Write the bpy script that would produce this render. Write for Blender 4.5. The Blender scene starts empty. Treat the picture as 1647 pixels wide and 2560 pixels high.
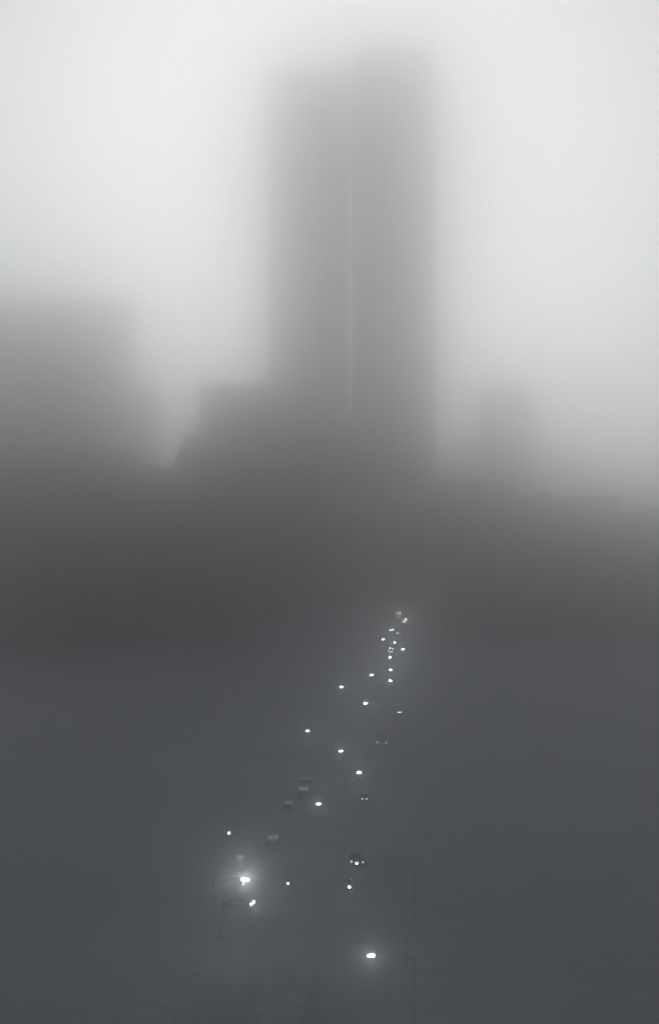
import bpy, math, random
random.seed(7)
sc = bpy.context.scene
R = math.radians

# ------------------------------------------------------------------ camera
cam = bpy.data.cameras.new('camera')
cam_o = bpy.data.objects.new('camera', cam)
sc.collection.objects.link(cam_o)
cam_o.location = (0, 0, 60)
cam_o.rotation_euler = (R(90), 0, 0)
cam.sensor_fit = 'VERTICAL'
cam.sensor_height = 36
cam.sensor_width = 36
cam.lens = 50
cam.clip_start = 1
cam.clip_end = 20000
sc.camera = cam_o

# ------------------------------------------------------------------ sky, sun, exposure
SUN_EL, SUN_AZ = 12, 0                      # a veiled sun behind the towers
w = bpy.data.worlds.new('World')
sc.world = w
w.use_nodes = True
nt = w.node_tree
bg = nt.nodes['Background']
sky = nt.nodes.new('ShaderNodeTexSky')
sky.sky_type = 'NISHITA'
sky.sun_disc = False
sky.sun_elevation = R(SUN_EL)
sky.sun_rotation = R(SUN_AZ)
sky.dust_density = 5
hs = nt.nodes.new('ShaderNodeHueSaturation')   # overcast: the blue is washed out
hs.inputs['Saturation'].default_value = 0.04
nt.links.new(sky.outputs[0], hs.inputs['Color'])
nt.links.new(hs.outputs[0], bg.inputs['Color'])
bg.inputs['Strength'].default_value = 0.05
sl = bpy.data.lights.new('sun', 'SUN')
sl.energy = 1.5
sl.angle = R(140)
sl.color = (0.99, 1.0, 0.96)
sun = bpy.data.objects.new('sun', sl)
sc.collection.objects.link(sun)
sun.rotation_euler = (R(-(90 - SUN_EL)), 0, R(-SUN_AZ))
sc.view_settings.view_transform = 'Standard'
sc.view_settings.look = 'None'
sc.view_settings.gamma = 1
sc.view_settings.use_curve_mapping = False
sc.view_settings.exposure = -0.97
sc.cycles.use_denoising = True
sc.cycles.denoiser = 'OPENIMAGEDENOISE'
sc.render.dither_intensity = 2.0
sc.cycles.max_bounces = 32
sc.cycles.volume_bounces = 24
sc.cycles.diffuse_bounces = 3
sc.cycles.glossy_bounces = 2

HAZE_DENSITY = 0.0041
HAZE_G = 0.9695
HAZE_COLOUR = (0.983, 0.987, 0.992)

# ------------------------------------------------------------------ materials
def node_mat(name, col, rough=0.9, var=0.25, scale=0.4, spec=0.15, bump=0.0, metal=0.0):
    m = bpy.data.materials.new(name)
    m.use_nodes = True
    t = m.node_tree
    b = t.nodes['Principled BSDF']
    tc = t.nodes.new('ShaderNodeTexCoord')
    n = t.nodes.new('ShaderNodeTexNoise')
    n.inputs['Scale'].default_value = scale
    n.inputs['Detail'].default_value = 5
    cr = t.nodes.new('ShaderNodeValToRGB')
    cr.color_ramp.elements[0].position = 0.3
    cr.color_ramp.elements[1].position = 0.7
    cr.color_ramp.elements[0].color = tuple(c * (1 - var) for c in col) + (1,)
    cr.color_ramp.elements[1].color = tuple(min(1, c * (1 + var)) for c in col) + (1,)
    t.links.new(tc.outputs['Object'], n.inputs['Vector'])
    t.links.new(n.outputs['Fac'], cr.inputs['Fac'])
    t.links.new(cr.outputs['Color'], b.inputs['Base Color'])
    b.inputs['Roughness'].default_value = rough
    b.inputs['Metallic'].default_value = metal
    b.inputs['Specular IOR Level'].default_value = spec
    if bump:
        bp = t.nodes.new('ShaderNodeBump')
        bp.inputs['Strength'].default_value = bump
        t.links.new(n.outputs['Fac'], bp.inputs['Height'])
        t.links.new(bp.outputs['Normal'], b.inputs['Normal'])
    return m

def glow_mat(name, col, strength):
    m = bpy.data.materials.new(name)
    m.use_nodes = True
    b = m.node_tree.nodes['Principled BSDF']
    b.inputs['Base Color'].default_value = (0.6, 0.6, 0.6, 1)
    b.inputs['Emission Color'].default_value = (*col, 1)
    b.inputs['Emission Strength'].default_value = strength
    return m

M = dict(
    ground=node_mat('pale_bare_sand', (.355, .375, .425), .95, .08, .02, .05),
    asphalt=node_mat('concrete_roadway', (.355, .375, .425), .95, .2, .05, .05),
    pavement=node_mat('pavement_concrete', (.37, .39, .44), .95, .2, .3, .05),
    kerb=node_mat('kerb_stone', (.44, .46, .51), .95, .2, .6, .05),
    paint=node_mat('worn_road_paint', (.5, .5, .5), .9, .2, 1.5, .1),
    alu=node_mat('dull_aluminium_cladding', (.1, .1, .105), .85, .12, .05, .1),
    glass=node_mat('dark_window_glass', (.1, .104, .115), .6, .2, .05, .15),
    concrete=node_mat('sooty_concrete', (.24, .25, .275), .95, .2, .08, .05),
    brick=node_mat('sooty_brick', (.23, .24, .262), .95, .2, .1, .05),
    roof=node_mat('tar_roof', (.1, .1, .105), .95, .25, .2, .05),
    wood=node_mat('tank_cedar', (.07, .06, .055), .95, .25, .8, .05),
    metal=node_mat('galvanised_steel', (.58, .59, .61), .7, .2, 2, .2),
    dark_metal=node_mat('grey_painted_steel', (.55, .56, .58), .7, .2, 2, .2),
    car_dark=node_mat('dull_car_paint', (.3, .31, .34), .8, .1, 1, .15),
    car_grey=node_mat('grey_car_paint', (.34, .35, .38), .8, .1, 1, .15),
    car_pale=node_mat('pale_car_paint', (.6, .61, .63), .8, .06, 1, .2),
    rubber=node_mat('tyre_rubber', (.02, .02, .02), .95, .2, 3, .1),
    lens_dark=node_mat('unlit_lens', (.05, .05, .05), .5, .1, 3, .2),
)
COOL = (.93, .97, 1.0)
WARM = (.99, 1.0, 1.0)

# ------------------------------------------------------------------ mesh helpers
class MB:
    def __init__(s):
        s.v, s.f = [], []
    def box(s, x0, x1, y0, y1, z0, z1):
        k = len(s.v)
        s.v += [(x, y, z) for z in (z0, z1) for y in (y0, y1) for x in (x0, x1)]
        s.f += [tuple(k + i for i in q) for q in ((0, 2, 3, 1), (4, 5, 7, 6), (0, 1, 5, 4), (2, 6, 7, 3), (0, 4, 6, 2), (1, 3, 7, 5))]
        return s
    def frustum(s, c0, a0, b0, z0, c1, a1, b1, z1):
        """box whose top differs from its bottom: centre, half sizes and height of each"""
        k = len(s.v)
        for (cx, cy), a, b, z in ((c0, a0, b0, z0), (c1, a1, b1, z1)):
            s.v += [(cx - a, cy - b, z), (cx + a, cy - b, z), (cx + a, cy + b, z), (cx - a, cy + b, z)]
        s.f += [tuple(k + i for i in q) for q in ((3, 2, 1, 0), (4, 5, 6, 7), (0, 1, 5, 4), (1, 2, 6, 5), (2, 3, 7, 6), (3, 0, 4, 7))]
        return s
    def tube(s, pts, rad, n=8):
        """tapered tube through points"""
        from mathutils import Vector
        k = len(s.v)
        P = [Vector(p) for p in pts]
        for i, p in enumerate(P):
            t = (P[min(i + 1, len(P) - 1)] - P[max(i - 1, 0)]).normalized()
            a = t.orthogonal().normalized() if abs(t.z) < .9 else Vector((1, 0, 0))
            a = (a - t * a.dot(t)).normalized()
            b = t.cross(a)
            r = rad[i] if isinstance(rad, (list, tuple)) else rad
            for j in range(n):
                q = 2 * math.pi * j / n
                s.v.append(tuple(p + a * r * math.cos(q) + b * r * math.sin(q)))
        for i in range(len(P) - 1):
            for j in range(n):
                A, B = k + i * n + j, k + i * n + (j + 1) % n
                s.f.append((A, B, B + n, A + n))
        s.f.append(tuple(k + j for j in reversed(range(n))))
        s.f.append(tuple(k + (len(P) - 1) * n + j for j in range(n)))
        return s
    def extrude_x(s, prof, x0, x1, inset=0.0):
        """side profile (y,z) swept across x, with the outer edge pulled in"""
        k, n = len(s.v), len(prof)
        cy = sum(p[0] for p in prof) / n
        cz = sum(p[1] for p in prof) / n
        def ring(x, f):
            s.v.extend((x, cy + (y - cy) * f, cz + (z - cz) * f) for y, z in prof)
        ring(x0, 1 - inset); ring(x0 + .12, 1); ring(x1 - .12, 1); ring(x1, 1 - inset)
        for i in range(3):
            for j in range(n):
                A, B = k + i * n + j, k + i * n + (j + 1) % n
                s.f.append((A, B, B + n, A + n))
        s.f.append(tuple(k + j for j in reversed(range(n))))
        s.f.append(tuple(k + 3 * n + j for j in range(n)))
        return s
    def ellipsoid(s, c, rx, ry, rz, n=12, m=6, lower=False):
        k = len(s.v)
        lo, hi = (-math.pi / 2, 0 if lower else math.pi / 2)
        for i in range(m + 1):
            la = lo + (hi - lo) * i / m
            for j in range(n):
                q = 2 * math.pi * j / n
                s.v.append((c[0] + rx * math.cos(la) * math.cos(q), c[1] + ry * math.cos(la) * math.sin(q), c[2] + rz * math.sin(la)))
        for i in range(m):
            for j in range(n):
                A, B = k + i * n + j, k + i * n + (j + 1) % n
                s.f.append((A, B, B + n, A + n))
        if lower:
            s.f.append(tuple(k + m * n + j for j in range(n)))
        return s
    def build(s, name, mat, parent=None, smooth=False):
        me = bpy.data.meshes.new(name)
        me.from_pydata(s.v, [], s.f)
        me.validate()
        me.update()
        if mat:
            me.materials.append(mat)
        if smooth:
            me.polygons.foreach_set('use_smooth', [True] * len(me.polygons))
        o = bpy.data.objects.new(name, me)
        sc.collection.objects.link(o)
        o.parent = parent
        return o

def tag(o, label, cat, group=None):
    o['label'] = label
    o['category'] = cat
    if group:
        o['group'] = group
    return o
def thing(name, loc, rz, label, cat, group=None):
    o = bpy.data.objects.new(name, None)
    o.empty_display_size = 2
    sc.collection.objects.link(o)
    o.location = loc
    o.rotation_euler = (0, 0, rz)
    return tag(o, label, cat, group)
def struct(o):
    o['kind'] = 'structure'
    return o
def stuff(o):
    o['kind'] = 'stuff'
    return o

# ------------------------------------------------------------------ ground and roads
AX, AK = -18.0, 0.075                       # the avenue's centre line: x = AX + AK * y
AROT = -math.atan(AK)
def cx_at(y):
    return AX + AK * y
def off(y, o):                              # a point o metres to the side of the centre line
    return (cx_at(y) + o, y)
def strip(name, y0, y1, o0, o1, z0, z1, mat, ramp=0.0):
    b = MB()
    k = [off(y0, o0), off(y0, o1), off(y1, o1), off(y1, o0)]
    k2 = [off(y0 + ramp, o0), off(y0 + ramp, o1), off(y1 - ramp, o1), off(y1 - ramp, o0)]
    b.v = [(*p, z0) for p in k] + [(*p, z1) for p in k2]
    b.f = [(3, 2, 1, 0), (4, 5, 6, 7), (0, 1, 5, 4), (1, 2, 6, 5), (2, 3, 7, 6), (3, 0, 4, 7)]
    return b.build(name, mat)

struct(MB().box(-1290, 1290, -390, 1560, -.6, 0).build('ground', M['ground']))
avenue = struct(strip('avenue', -100, 880, -13, 13, -.02, .004, M['asphalt']))
CROSS = [214, 350, 500, 660, 868]
for yc in CROSS:
    hw = 7
    struct(MB().box(-420, 420, yc - hw, yc + hw, -.03, .008).build('cross_street', M['asphalt']))
edges = [-100] + [v for yc in CROSS for v in (yc - 9, yc + 9)]
for i in range(0, len(edges) - 1, 2):
    y0, y1 = edges[i], edges[i + 1]
    for o0, o1, k0, k1 in ((-19, -13.3, -13.3, -13.0), (13.3, 19, 13.0, 13.3)):
        p = struct(strip('pavement', y0, y1, o0, o1, 0.001, .13, M['pavement'], 2.5))
        k = strip('kerb', y0, y1, k0, k1, 0.002, .137, M['kerb'], 2.5)
        k.parent = p
    if y1 < 600:
        struct(strip('median', y0, y1, -4, 2.2, 0.001, .15, M['pavement'], 2.5))
mk = MB()                                   # worn lane dashes
for yy in range(120, 860, 9):
    for o in (-8.5, 5.8, 9.4):
        if all(abs(yy + 1.5 - c) > 11 for c in CROSS):
            x, y = off(yy, o)
            mk.box(x - .07, x + .07, y, y + 3, .006, .0095)
lm = stuff(mk.build('lane_dashes', M['paint']))
lm.parent = avenue

# ------------------------------------------------------------------ buildings
def facade(root, x0, x1, y0, y1, z0, z1, wall, floor_h=3.6, bay=3.2, pier=.9, parapet=1.2, core='window_glass'):
    """a volume of recessed glazing behind proud piers and floor bands, with a parapet"""
    MB().box(x0, x1, y0, y1, z0, z1).build(core, M['glass'], root)
    g = MB()
    nb = max(2, round((x1 - x0) / bay))
    for i in range(1, nb):
        x = x0 + (x1 - x0) * i / nb
        for yy0, yy1 in ((y0 - .3, y0 + .05), (y1 - .05, y1 + .3)):
            g.box(x - pier / 2, x + pier / 2, yy0, yy1, z0, z1 + .1)
    nd = max(2, round((y1 - y0) / bay))
    for i in range(1, nd):
        y = y0 + (y1 - y0) * i / nd
        for xx0, xx1 in ((x0 - .3, x0 + .05), (x1 - .05, x1 + .3)):
            g.box(xx0, xx1, y - pier / 2, y + pier / 2, z0, z1 + .1)
    stuff(g.build('wall_pier', wall, root))
    s = MB()
    nf = max(2, round((z1 - z0) / floor_h))
    for i in range(nf + 1):
        z = z0 + (z1 - z0) * i / nf
        s.box(x0 - .25, x1 + .25, y0 - .25, y1 + .25, max(z - .55, z0 + .01), z + .45)
    stuff(s.build('floor_band', wall, root))
    for x in (x0, x1):
        for y in (y0, y1):
            MB().box(x - .8, x + .8, y - .8, y + .8, z0, z1 + .2).build('corner_pier', wall, root)
    p = MB()
    for a in ((x0 - .5, x1 + .5, y0 - .5, y0 + .1), (x0 - .5, x1 + .5, y1 - .1, y1 + .5), (x0 - .5, x0 + .1, y0 + .1, y1 - .1), (x1 - .1, x1 + .5, y0 + .1, y1 - .1)):
        p.box(*a, z1 + .3, z1 + .3 + parapet)
    p.build('parapet', wall, root)
    MB().box(x0 + .1, x1 - .1, y0 + .1, y1 - .1, z1 + .45, z1 + .6).build('roof', M['roof'], root)

def roof_hut(root, x, y, z, a, b, h, mat):
    MB().box(x - a, x + a, y - b, y + b, z + .6, z + h).box(x - a - .25, x + a + .25, y - b - .25, y + b + .25, z + h, z + h + .35).build('roof_hut', mat, root)

def water_tank(root, x, y, z):
    t = MB()
    for dx in (-1.3, 1.3):
        for dy in (-1.3, 1.3):
            t.tube([(x + dx, y + dy, z + .6), (x + dx * .9, y + dy * .9, z + 4)], .15, 6)
    t.box(x - 1.9, x + 1.9, y - 1.9, y + 1.9, z + 4, z + 4.25)
    t.build('tank_stand', M['dark_metal'], root)
    MB().tube([(x, y, z + 4.26), (x, y, z + 8)], [1.95, 1.8], 14).build('water_tank', M['wood'], root)
    MB().tube([(x, y, z + 8.01), (x, y, z + 9.3)], [2.1, .08], 14).build('tank_roof', M['roof'], root)

# the twin towers
def twin_tower(label, cx, y0, h):
    W = 32
    root = thing('skyscraper', (cx, y0 + W, 0), 0, label, 'skyscraper', 'twin towers in the fog')
    MB().box(-W + .8, W - .8, -W + .8, W - .8, 0, h - .5).build('window_glass', M['glass'], root)
    g = MB()
    for i in range(59):
        p = -W + 2.4 + (2 * W - 4.8) * i / 58
        for s_ in (-1, 1):
            a, b = sorted((s_ * (W - .85), s_ * W))
            g.box(p - .24, p + .24, a, b, 14, h - .2)
            g.box(a, b, p - .24, p + .24, 14, h - .2)
    stuff(g.build('facade_column', M['alu'], root))
    s = MB()
    for i in range(1, 110):
        z = 14 + (h - 14) * i / 110
        s.box(-W + .55, W - .55, -W + .55, W - .55, z - .65, z + .65)
    stuff(s.build('floor_band', M['alu'], root))
    for z in (h * .07 + 14, h * .375, h * .69, h * .965):     # machine floors
        MB().box(-W + .3, W - .3, -W + .3, W - .3, z - 4, z + 4).build('machine_floor_band', M['concrete'], root)
    for sx in (-1, 1):
        for sy in (-1, 1):
            MB().frustum((sx * (W - 1.3), sy * (W - 1.3)), 1.15, 1.15, 0, (sx * (W - 1.3), sy * (W - 1.3)), 1.15, 1.15, h + .3).build('corner_pier', M['alu'], root)
    p = MB()
    for a in ((-W, W, -W, -W + 1), (-W, W, W - 1, W), (-W, -W + 1, -W + 1, W - 1), (W - 1, W, -W + 1, W - 1)):
        p.box(*a, h - .1, h + 2)
    p.build('parapet', M['alu'], root)
    MB().box(-W + 1.05, W - 1.05, -W + 1.05, W - 1.05, h - .45, h + .2).build('roof', M['roof'], root)
    MB().box(-14, 14, -12, 12, h + .2, h + 1.9).build('roof_hut', M['concrete'], root)
    b = MB()                                                    # wide base columns
    for i in range(20):
        p_ = -W + 2.4 + (2 * W - 4.8) * i / 19
        for s_ in (-1, 1):
            a, c = sorted((s_ * (W - .9), s_ * (W + .1)))
            b.box(p_ - .5, p_ + .5, a, c, 0, 14.2)
            b.box(a, c, p_ - .5, p_ + .5, 0, 14.2)
    stuff(b.build('base_column', M['alu'], root))
twin_tower('left one of the two tall twin towers, its flat top slightly lower', -17.3, 1150, 417)
twin_tower('right one of the two tall twin towers, its flat top slightly higher', 50.6, 1110, 419)

# skyline
b = thing('office_slab', (-234.9, 1126, 0), 0, 'broad flat-topped slab at the left edge with a lower step on its right', 'building')
facade(b, -78, 78, -16, 16, 0, 224, M['concrete'])
facade(b, 78.6, 98.7, -11, 11, 0, 157, M['concrete'], core='wing_glass')
roof_hut(b, -10, 4, 224, 14, 8, 4, M['concrete'])

b = thing('office_block', (-57, 887, 0), 0, 'mid-height block with stepped left side in front of the left twin tower', 'building')
facade(b, -21, 21, -27, 27, 0, 136, M['concrete'])
facade(b, -31.5, -21.6, -25, -5, 0, 106, M['concrete'], core='wing_glass')
MB().frustum((-36.7, -12), 4.6, 10, 0, (-36.7, -12), 4.6, 10, 80).build('wing_wall', M['concrete'], b)
MB().frustum((-36.7, -12), 4.9, 10.3, 80.1, (-33.5, -12), 1.5, 6, 98).build('wing_roof', M['roof'], b)
roof_hut(b, 5, 0, 136, 7, 6, 3, M['concrete'])

b = thing('office_tower', (143.5, 1172, 0), 0, 'faint narrow block rising alone right of the twin towers', 'building')
facade(b, -19, 19, -20, 20, 0, 163, M['concrete'])
facade(b, -38, -19.6, -20, 18, 0, 120, M['concrete'], core='wing_glass')
b = thing('office_block', (108, 1322, 0), 0, 'low faint block in the notch just right of the twin towers', 'building')
facade(b, -11, 11, -22, 22, 0, 101, M['brick'])
b = thing('office_block', (226, 1405, 0), 0, 'faint flat-topped block just right of the narrow block', 'building')
facade(b, -31, 29, -25, 25, 0, 107, M['brick'])
roof_hut(b, 0, 0, 107, 8, 6, 3.5, M['brick'])
b = thing('office_block', (338, 1480, 0), 0, 'long faint block reaching the right edge of the skyline', 'building')
facade(b, -74, 68, -30, 30, 0, 98, M['concrete'])

GR = 'dark blocks below the skyline'
def block(label, cx, y0, wd, dp, h, wall, tank=False, name='city_block_building'):
    o = thing(name, (cx, y0 + dp / 2, 0), 0, label, 'building', GR)
    facade(o, -wd / 2, wd / 2, -dp / 2, dp / 2, 0, h, M[wall])
    roof_hut(o, -wd * .2, dp * .1, h, 4, 3.5, 3.6, M[wall])
    if tank:
        water_tank(o, wd * .22, -dp * .1, h)
block('dark block at the left edge, below the broad slab', -148.0, 600, 63.8, 40, 87, 'brick', True)
block('dark block below the step of the broad left slab', -104.3, 625, 30.8, 40, 85, 'concrete')
block('dark low block right under the V-shaped gap in the skyline', -77.7, 630, 21.5, 40, 78, 'brick')
block('dark block left of centre, below the stepped block', -52.6, 660, 32.5, 40, 88, 'brick', True)
block('dark block at the foot of the left twin tower', -21.1, 800, 43.3, 40, 100, 'concrete')
block('dark block at the foot of the right twin tower', 37.0, 905, 56.5, 40, 114, 'concrete')
block('dark low block below the notch right of the twin towers', 73.7, 700, 36.7, 40, 74, 'brick', True)
block('dark low block under the narrow faint block on the right', 116.2, 690, 48.6, 40, 66, 'concrete')
block('dark lowest block at the right edge, below the long faint block', 169.7, 660, 68.3, 40, 59, 'brick')

# ------------------------------------------------------------------ street lamps
LG = 'street lamps along the avenue'
def street_lamp(label, hx, hy, side, strength, reach=3.0, h=9.0, size=0.88):
    """hx, hy: where the lamp head hangs; side: +1 the pole stands to the right of the head"""
    px, py = hx + side * reach, hy + .6
    o = thing('street_lamp', (px, py, .13), 0, label, 'street lamp', LG)
    MB().tube([(0, 0, 0), (0, 0, .5), (0, 0, .55)], [.22, .2, .12], 10).build('base', M['metal'], o)
    MB().tube([(0, 0, .5), (0, 0, h * .5), (0, 0, h - .9)], [.08, .065, .05], 8).build('pole', M['metal'], o)
    dx, dy = -side * reach, -.6
    pts = [(dx * t, dy * t, h - 1.0 + 1.05 * math.sin(t * math.pi / 2)) for t in (0, .25, .5, .75, .93)]
    MB().tube(pts, [.06, .055, .05, .05, .045], 8).build('arm', M['metal'], o)
    s = size
    hd = MB().ellipsoid((dx, dy, h + .06), .62 * s, .3 * s, .16 * s, 14, 6).build('lamp_head', M['metal'], o, True)
    # a forward-throwing lens under the hood, its back and underside closed by the housing
    lens = MB().tube([(dx, dy - .34 * s, h - .2 * s), (dx, dy - .42 * s, h - .2 * s), (dx, dy - .47 * s, h - .2 * s)], [.2 * s, .17 * s, .06 * s], 16)
    lens.v = [(dx + (x - dx) * 2.4, y, z) for x, y, z in lens.v]
    lens.build('lens', glow_mat('lamp_glow', COOL, strength), hd, True)
    MB().frustum((dx, dy - .02), .52 * s, .31 * s, h - .44 * s, (dx, dy - .02), .6 * s, .33 * s, h + .02).build('hood', M['metal'], hd)
    return o
for args in (
    ('brightest street lamp with a wide round halo, lower left', -11.7, 198, -1, 210, 3.4, 9, 1.05),
    ('nearest street lamp with a small halo, lowest light of all', 4.8, 164, 1, 55, 5.0, 9, .92),
    ('bright street lamp on the median, second nearest one there', -1.9, 249, 1, 40, 1.6),
    ('bright street lamp right of centre with a faint glow around it', 5.8, 279, -1, 50, 2.6),
    ('street lamp on the median between two brighter lamps', 2.4, 304, 1, 38, 1.8),
    ('bright lone street lamp at the left kerb in the middle distance', -5.1, 332, -1, 45, 2.6),
    ('lone street lamp on the median, nearest before the far cluster', 9.6, 380, -1, 48, 1.4, 9, 1.1),
    ('farther lone street lamp at the left kerb', 3.5, 416, -1, 45, 4.2, 9, 1.1),
    ('lowest street lamp in the upright row of the far cluster', 18.4, 431, -1, 50, 2.4, 9, 1.1),
    ('street lamp left of the upright row of far lamps', 13.2, 446, 1, 55, 1.6, 9, 1.1),
    ('second lowest street lamp in the upright far row', 19.8, 461, -1, 55, 1.8, 9, 1.1),
    ('third street lamp up in the upright far row', 21.3, 500, -1, 60, 1.4, 9, 1.1),
    ('brightest far street lamp, right of the upright row', 27.3, 530, -1, 95, 4.2, 9, 1.1),
    ('far street lamp just above the top of the upright row', 25.5, 557, -1, 65, 1.4, 9, 1.1),
    ('far dimmer street lamp at the left of the cluster', 21.5, 571, 1, 60, 2.0, 9, 1.1),
):
    street_lamp(*args)

o = thing('post_lamp', (-17.5, 248, .13), 0, 'small lantern lamp on the left pavement, above the brightest lamp', 'street lamp')
MB().tube([(0, 0, 0), (0, 0, .4), (0, 0, .45), (0, 0, 3.6)], [.18, .16, .08, .06], 8).build('pole', M['dark_metal'], o)
MB().ellipsoid((0, 0, 3.9), .25, .25, .25, 12, 8).build('globe', glow_mat('globe_glow', COOL, 10), o, True)
MB().tube([(0, 0, 4.14), (0, 0, 4.32)], [.2, .03], 10).build('cap', M['dark_metal'], o)

# ------------------------------------------------------------------ traffic signals at the first crossing
def signal(label, lx, ly, pole_x, strength):
    o = thing('traffic_signal', (pole_x, ly, .13), 0, label, 'traffic signal', 'traffic signals at the near crossing')
    MB().tube([(0, 0, 0), (0, 0, .35), (0, 0, .4), (0, 0, 6.1)], [.2, .17, .09, .065], 8).build('pole', M['dark_metal'], o)
    dx = lx - pole_x
    MB().tube([(0, 0, 5.6), (dx * .5, 0, 6.0), (dx, 0, 6.1)], [.06, .045, .035], 8).build('mast_arm', M['dark_metal'], o)
    hs_ = MB().box(dx - .2, dx + .2, -.14, .14, 4.85, 6.05).build('signal_housing', M['dark_metal'], o)
    for i, z in enumerate((5.83, 5.45, 5.07)):
        d = MB().tube([(dx, -.13, z), (dx, -.19, z)], [.15, .13], 12)
        d.build('lens', glow_mat('signal_glow', WARM, strength) if i == 2 else M['lens_dark'], hs_)
        MB().tube([(dx, -.14, z + .15), (dx, -.36, z + .17)], [.07, .05], 8).build('visor', M['dark_metal'], hs_)
signal('far traffic signal over the right lanes of the near crossing', 4.24, 222, cx_at(222) + 14.8, 60)
signal('near traffic signal over the right lanes of the near crossing', 2.88, 208, cx_at(208) + 14.8, 60)
signal('dim traffic signal right of the brightest lamp', -6.1, 210, cx_at(210) - 14.8, 22)

# added booth: panels and header glow themselves, standing in for a faint streak
o = thing('added_booth', (-14.8, 236, .13), AROT, 'added phone booth with glowing panels, an upright streak just above the brightest lamp', 'phone booth')
for sx in (-1, 1):
    for sy in (-1, 1):
        MB().box(sx * .45 - .04, sx * .45 + .04, sy * .45 - .04, sy * .45 + .04, 0, 2.3).build('post', M['metal'], o)
for a in ((-.41, .41, -.455, -.44), (-.41, .41, .44, .455), (-.455, -.44, -.41, .41), (.44, .455, -.41, .41)):
    MB().box(*a, .35, 2.2).build('panel', glow_mat('booth_glow', COOL, .25), o)
MB().box(-.52, .52, -.52, .52, 2.3, 2.36).build('booth_roof', M['metal'], o)
MB().box(-.5, .5, -.5, .5, 2.365, 2.75).build('glow_header', glow_mat('booth_header_glow', COOL, .8), o)

# ------------------------------------------------------------------ vehicles
def wheels(o, xs, ys, r):
    for x in xs:
        for y in ys:
            w_ = MB().tube([(x - .1, y, r), (x + .1, y, r)], r, 14).build('wheel', M['rubber'], o)
            MB().tube([(x - .115, y, r), (x + .115, y, r)], r * .55, 10).build('hubcap', M['metal'], w_)
def car(name, label, x, y, heading, paint, head, tail, z=.01, group='cars on the avenue', lamp_r=.13, lamp_x=.66, window_glow=0):
    """the car's nose points along -Y when heading is 0 (towards the camera)"""
    o = thing(name, (x, y, z), heading, label, 'car', group)
    prof = [(-2.3, .35), (-2.38, .55), (-2.3, .78), (-1.9, .9), (-.95, .97), (1.35, .98), (2.2, .93), (2.38, .7), (2.35, .38), (1.9, .25), (-1.9, .25)]
    body = MB().extrude_x(prof, -.9, .9, .06).build('body', M[paint], o)
    MB().frustum((0, .2), .8, 1.25, .965, (0, .3), .62, .72, 1.38).build('window', glow_mat('added_window_glow', COOL, window_glow) if window_glow else M['glass'], o)  # optional glow added to the windows so the car shows as a faint spot
    MB().frustum((0, .3), .65, .78, 1.381, (0, .3), .58, .66, 1.44).build('roof', M[paint], o)
    MB().box(-.88, .88, -2.45, -2.36, .4, .53).build('bumper', M['metal'], o)
    MB().box(-.88, .88, 2.36, 2.45, .4, .53).build('bumper', M['metal'], o)
    MB().box(-.42, .42, -2.375, -2.335, .58, .74).build('grille', M['dark_metal'], o)
    wheels(o, (-.78, .78), (-1.4, 1.4), .32)
    for s_ in (-1, 1):
        MB().tube([(s_ * lamp_x, -2.43, .68), (s_ * lamp_x, -2.3, .68)], lamp_r, 12).build('headlight', glow_mat('headlight_glow', WARM, head) if head else M['lens_dark'], o)
        MB().box(s_ * lamp_x - .14, s_ * lamp_x + .14, 2.33, 2.41, .68, .84).build('tail_light', glow_mat('tail_light_glow', (1, .95, .93), tail) if tail else M['lens_dark'], o)
    return o
def truck(label, x, y, heading, paint, cargo, tail, wd=2.4, ln=7.2, ht=3.3, name='box_truck', head=0, cat='truck', window_glow=0):
    o = thing(name, (x, y, .01), heading, label, cat, 'trucks and vans on the avenue')
    h = wd / 2
    MB().box(-h, h, -ln / 2 + 2.1, ln / 2, .9, ht).build('cargo_box', M[cargo], o)
    MB().frustum((0, -ln / 2 + 1.0), h * .9, 1.0, .5, (0, -ln / 2 + 1.2), h * .84, .8, ht * .72).build('cab', M[paint], o)
    MB().frustum((0, -ln / 2 + .98), h * .8, 1.0, ht * .45, (0, -ln / 2 + 1.16), h * .76, .86, ht * .66).build('windscreen', glow_mat('added_window_glow', COOL, window_glow) if window_glow else M['glass'], o)  # optional glow added to the windscreen so the van shows as a smudge
    MB().box(-h * .8, h * .8, -ln / 2 + .3, ln / 2 - .1, .5, .88).build('chassis', M['dark_metal'], o)
    MB().box(-h, h, ln / 2, ln / 2 + .12, .45, .6).build('bumper', M['metal'], o)
    wheels(o, (-h + .18, h - .18), (-ln / 2 + 1.1, ln / 2 - 1.4), .42)
    for s_ in (-1, 1):
        MB().box(s_ * (h - .12) - .11, s_ * (h - .12) + .11, ln / 2 + .005, ln / 2 + .06, .66, .86).build('tail_light', glow_mat('tail_light_glow', (1, .95, .93), tail) if tail else M['lens_dark'], o)
        MB().tube([(s_ * (h - .35), -ln / 2 - .05, .75), (s_ * (h - .35), -ln / 2 + .1, .75)], .12, 10).build('headlight', glow_mat('headlight_glow', WARM, head) if head else M['lens_dark'], o)
    return o
PI = math.pi
AWAY = PI + AROT
car('car', 'car with stacked bright headlights turning across the near crossing', -13.95, 216.2, R(76), 'car_dark', 45, 0, lamp_r=.19)
car('car', 'oncoming car at the top of the upright light row', 27.0, 621, AROT, 'car_dark', 80, 0, lamp_r=.22)
car('car', 'oncoming car close behind the upright light row', 26.0, 608, AROT, 'car_grey', 80, 0, lamp_r=.22)
car('car', 'oncoming car left of the topmost lights', 31.5, 717, AROT, 'car_dark', 150, 0, lamp_r=.25)
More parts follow.
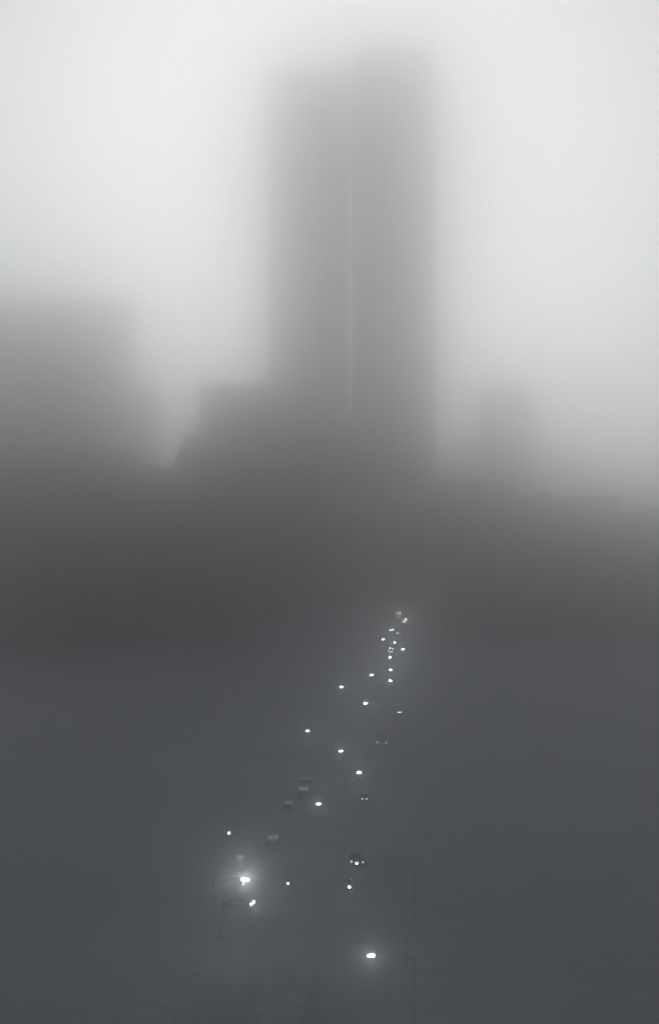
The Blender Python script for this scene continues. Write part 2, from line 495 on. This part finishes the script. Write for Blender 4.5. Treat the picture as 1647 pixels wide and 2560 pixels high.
car('car', 'topmost and farthest oncoming car with its headlights on', 40.8, 837, AROT, 'car_dark', 350, 0, lamp_r=.27)
car('car', 'upper of two close cars near the top of the lights', 42.9, 789, AROT, 'car_dark', 190, 0, lamp_r=.23)
car('car', 'lower of two close cars near the top of the lights', 40.8, 770, AROT, 'car_grey', 190, 0, lamp_r=.23)
car('car', 'dim oncoming car in the middle of the far lights', 34.2, 700, AROT, 'car_grey', 70, 0, lamp_r=.15)
car('car', 'very dim car alone at the far left of the light cluster', 22.8, 708, AROT, 'car_grey', 25, 0, lamp_r=.14)
car('car', 'car driving away with two dim close-set tail lights', 7.4, 296, AWAY, 'car_dark', 0, 7, lamp_x=.45)
car('car', 'car driving away at the right, one dim speck of light', 20.9, 423, AWAY, 'car_dark', 0, 24, lamp_x=.3)
truck('box truck driving away with two wide-set dim tail lights', 13.7, 369, AWAY, 'car_dark', 'car_dark', 16, wd=2.6)
truck('van driving away near the crossing with faint tail lights', 4.9, 243.5, AWAY, 'car_dark', 'car_dark', 5, wd=2.15, ln=5.4, ht=2.3, name='van', cat='van')
truck('pale van with added window glow, seen as a soft wide smudge in the left lanes', -5.2, 302, AROT, 'car_pale', 'car_pale', 0, wd=2.6, ln=6, ht=3.2, name='van', cat='van', window_glow=.5)
car('car', 'pale car at the left kerb seen as a faint spot above the brightest lamp', -10.2, 258, AROT, 'car_pale', 0, 0, window_glow=.42)
car('car', 'grey car at the left kerb, barely visible left of the median lamp', -8.4, 289, AROT, 'car_grey', 0, 0, window_glow=.3)

# ------------------------------------------------------------------ haze
hz = MB().box(-1300, 1300, -400, 1570, -1.6, 426).build('haze', None)
stuff(hz)
m = bpy.data.materials.new('haze')
m.use_nodes = True
t = m.node_tree
t.nodes.clear()
out = t.nodes.new('ShaderNodeOutputMaterial')
pv = t.nodes.new('ShaderNodeVolumePrincipled')
pv.inputs['Density'].default_value = HAZE_DENSITY
pv.inputs['Anisotropy'].default_value = HAZE_G
pv.inputs['Color'].default_value = (*HAZE_COLOUR, 1)
t.links.new(pv.outputs[0], out.inputs['Volume'])
hz.data.materials.append(m)
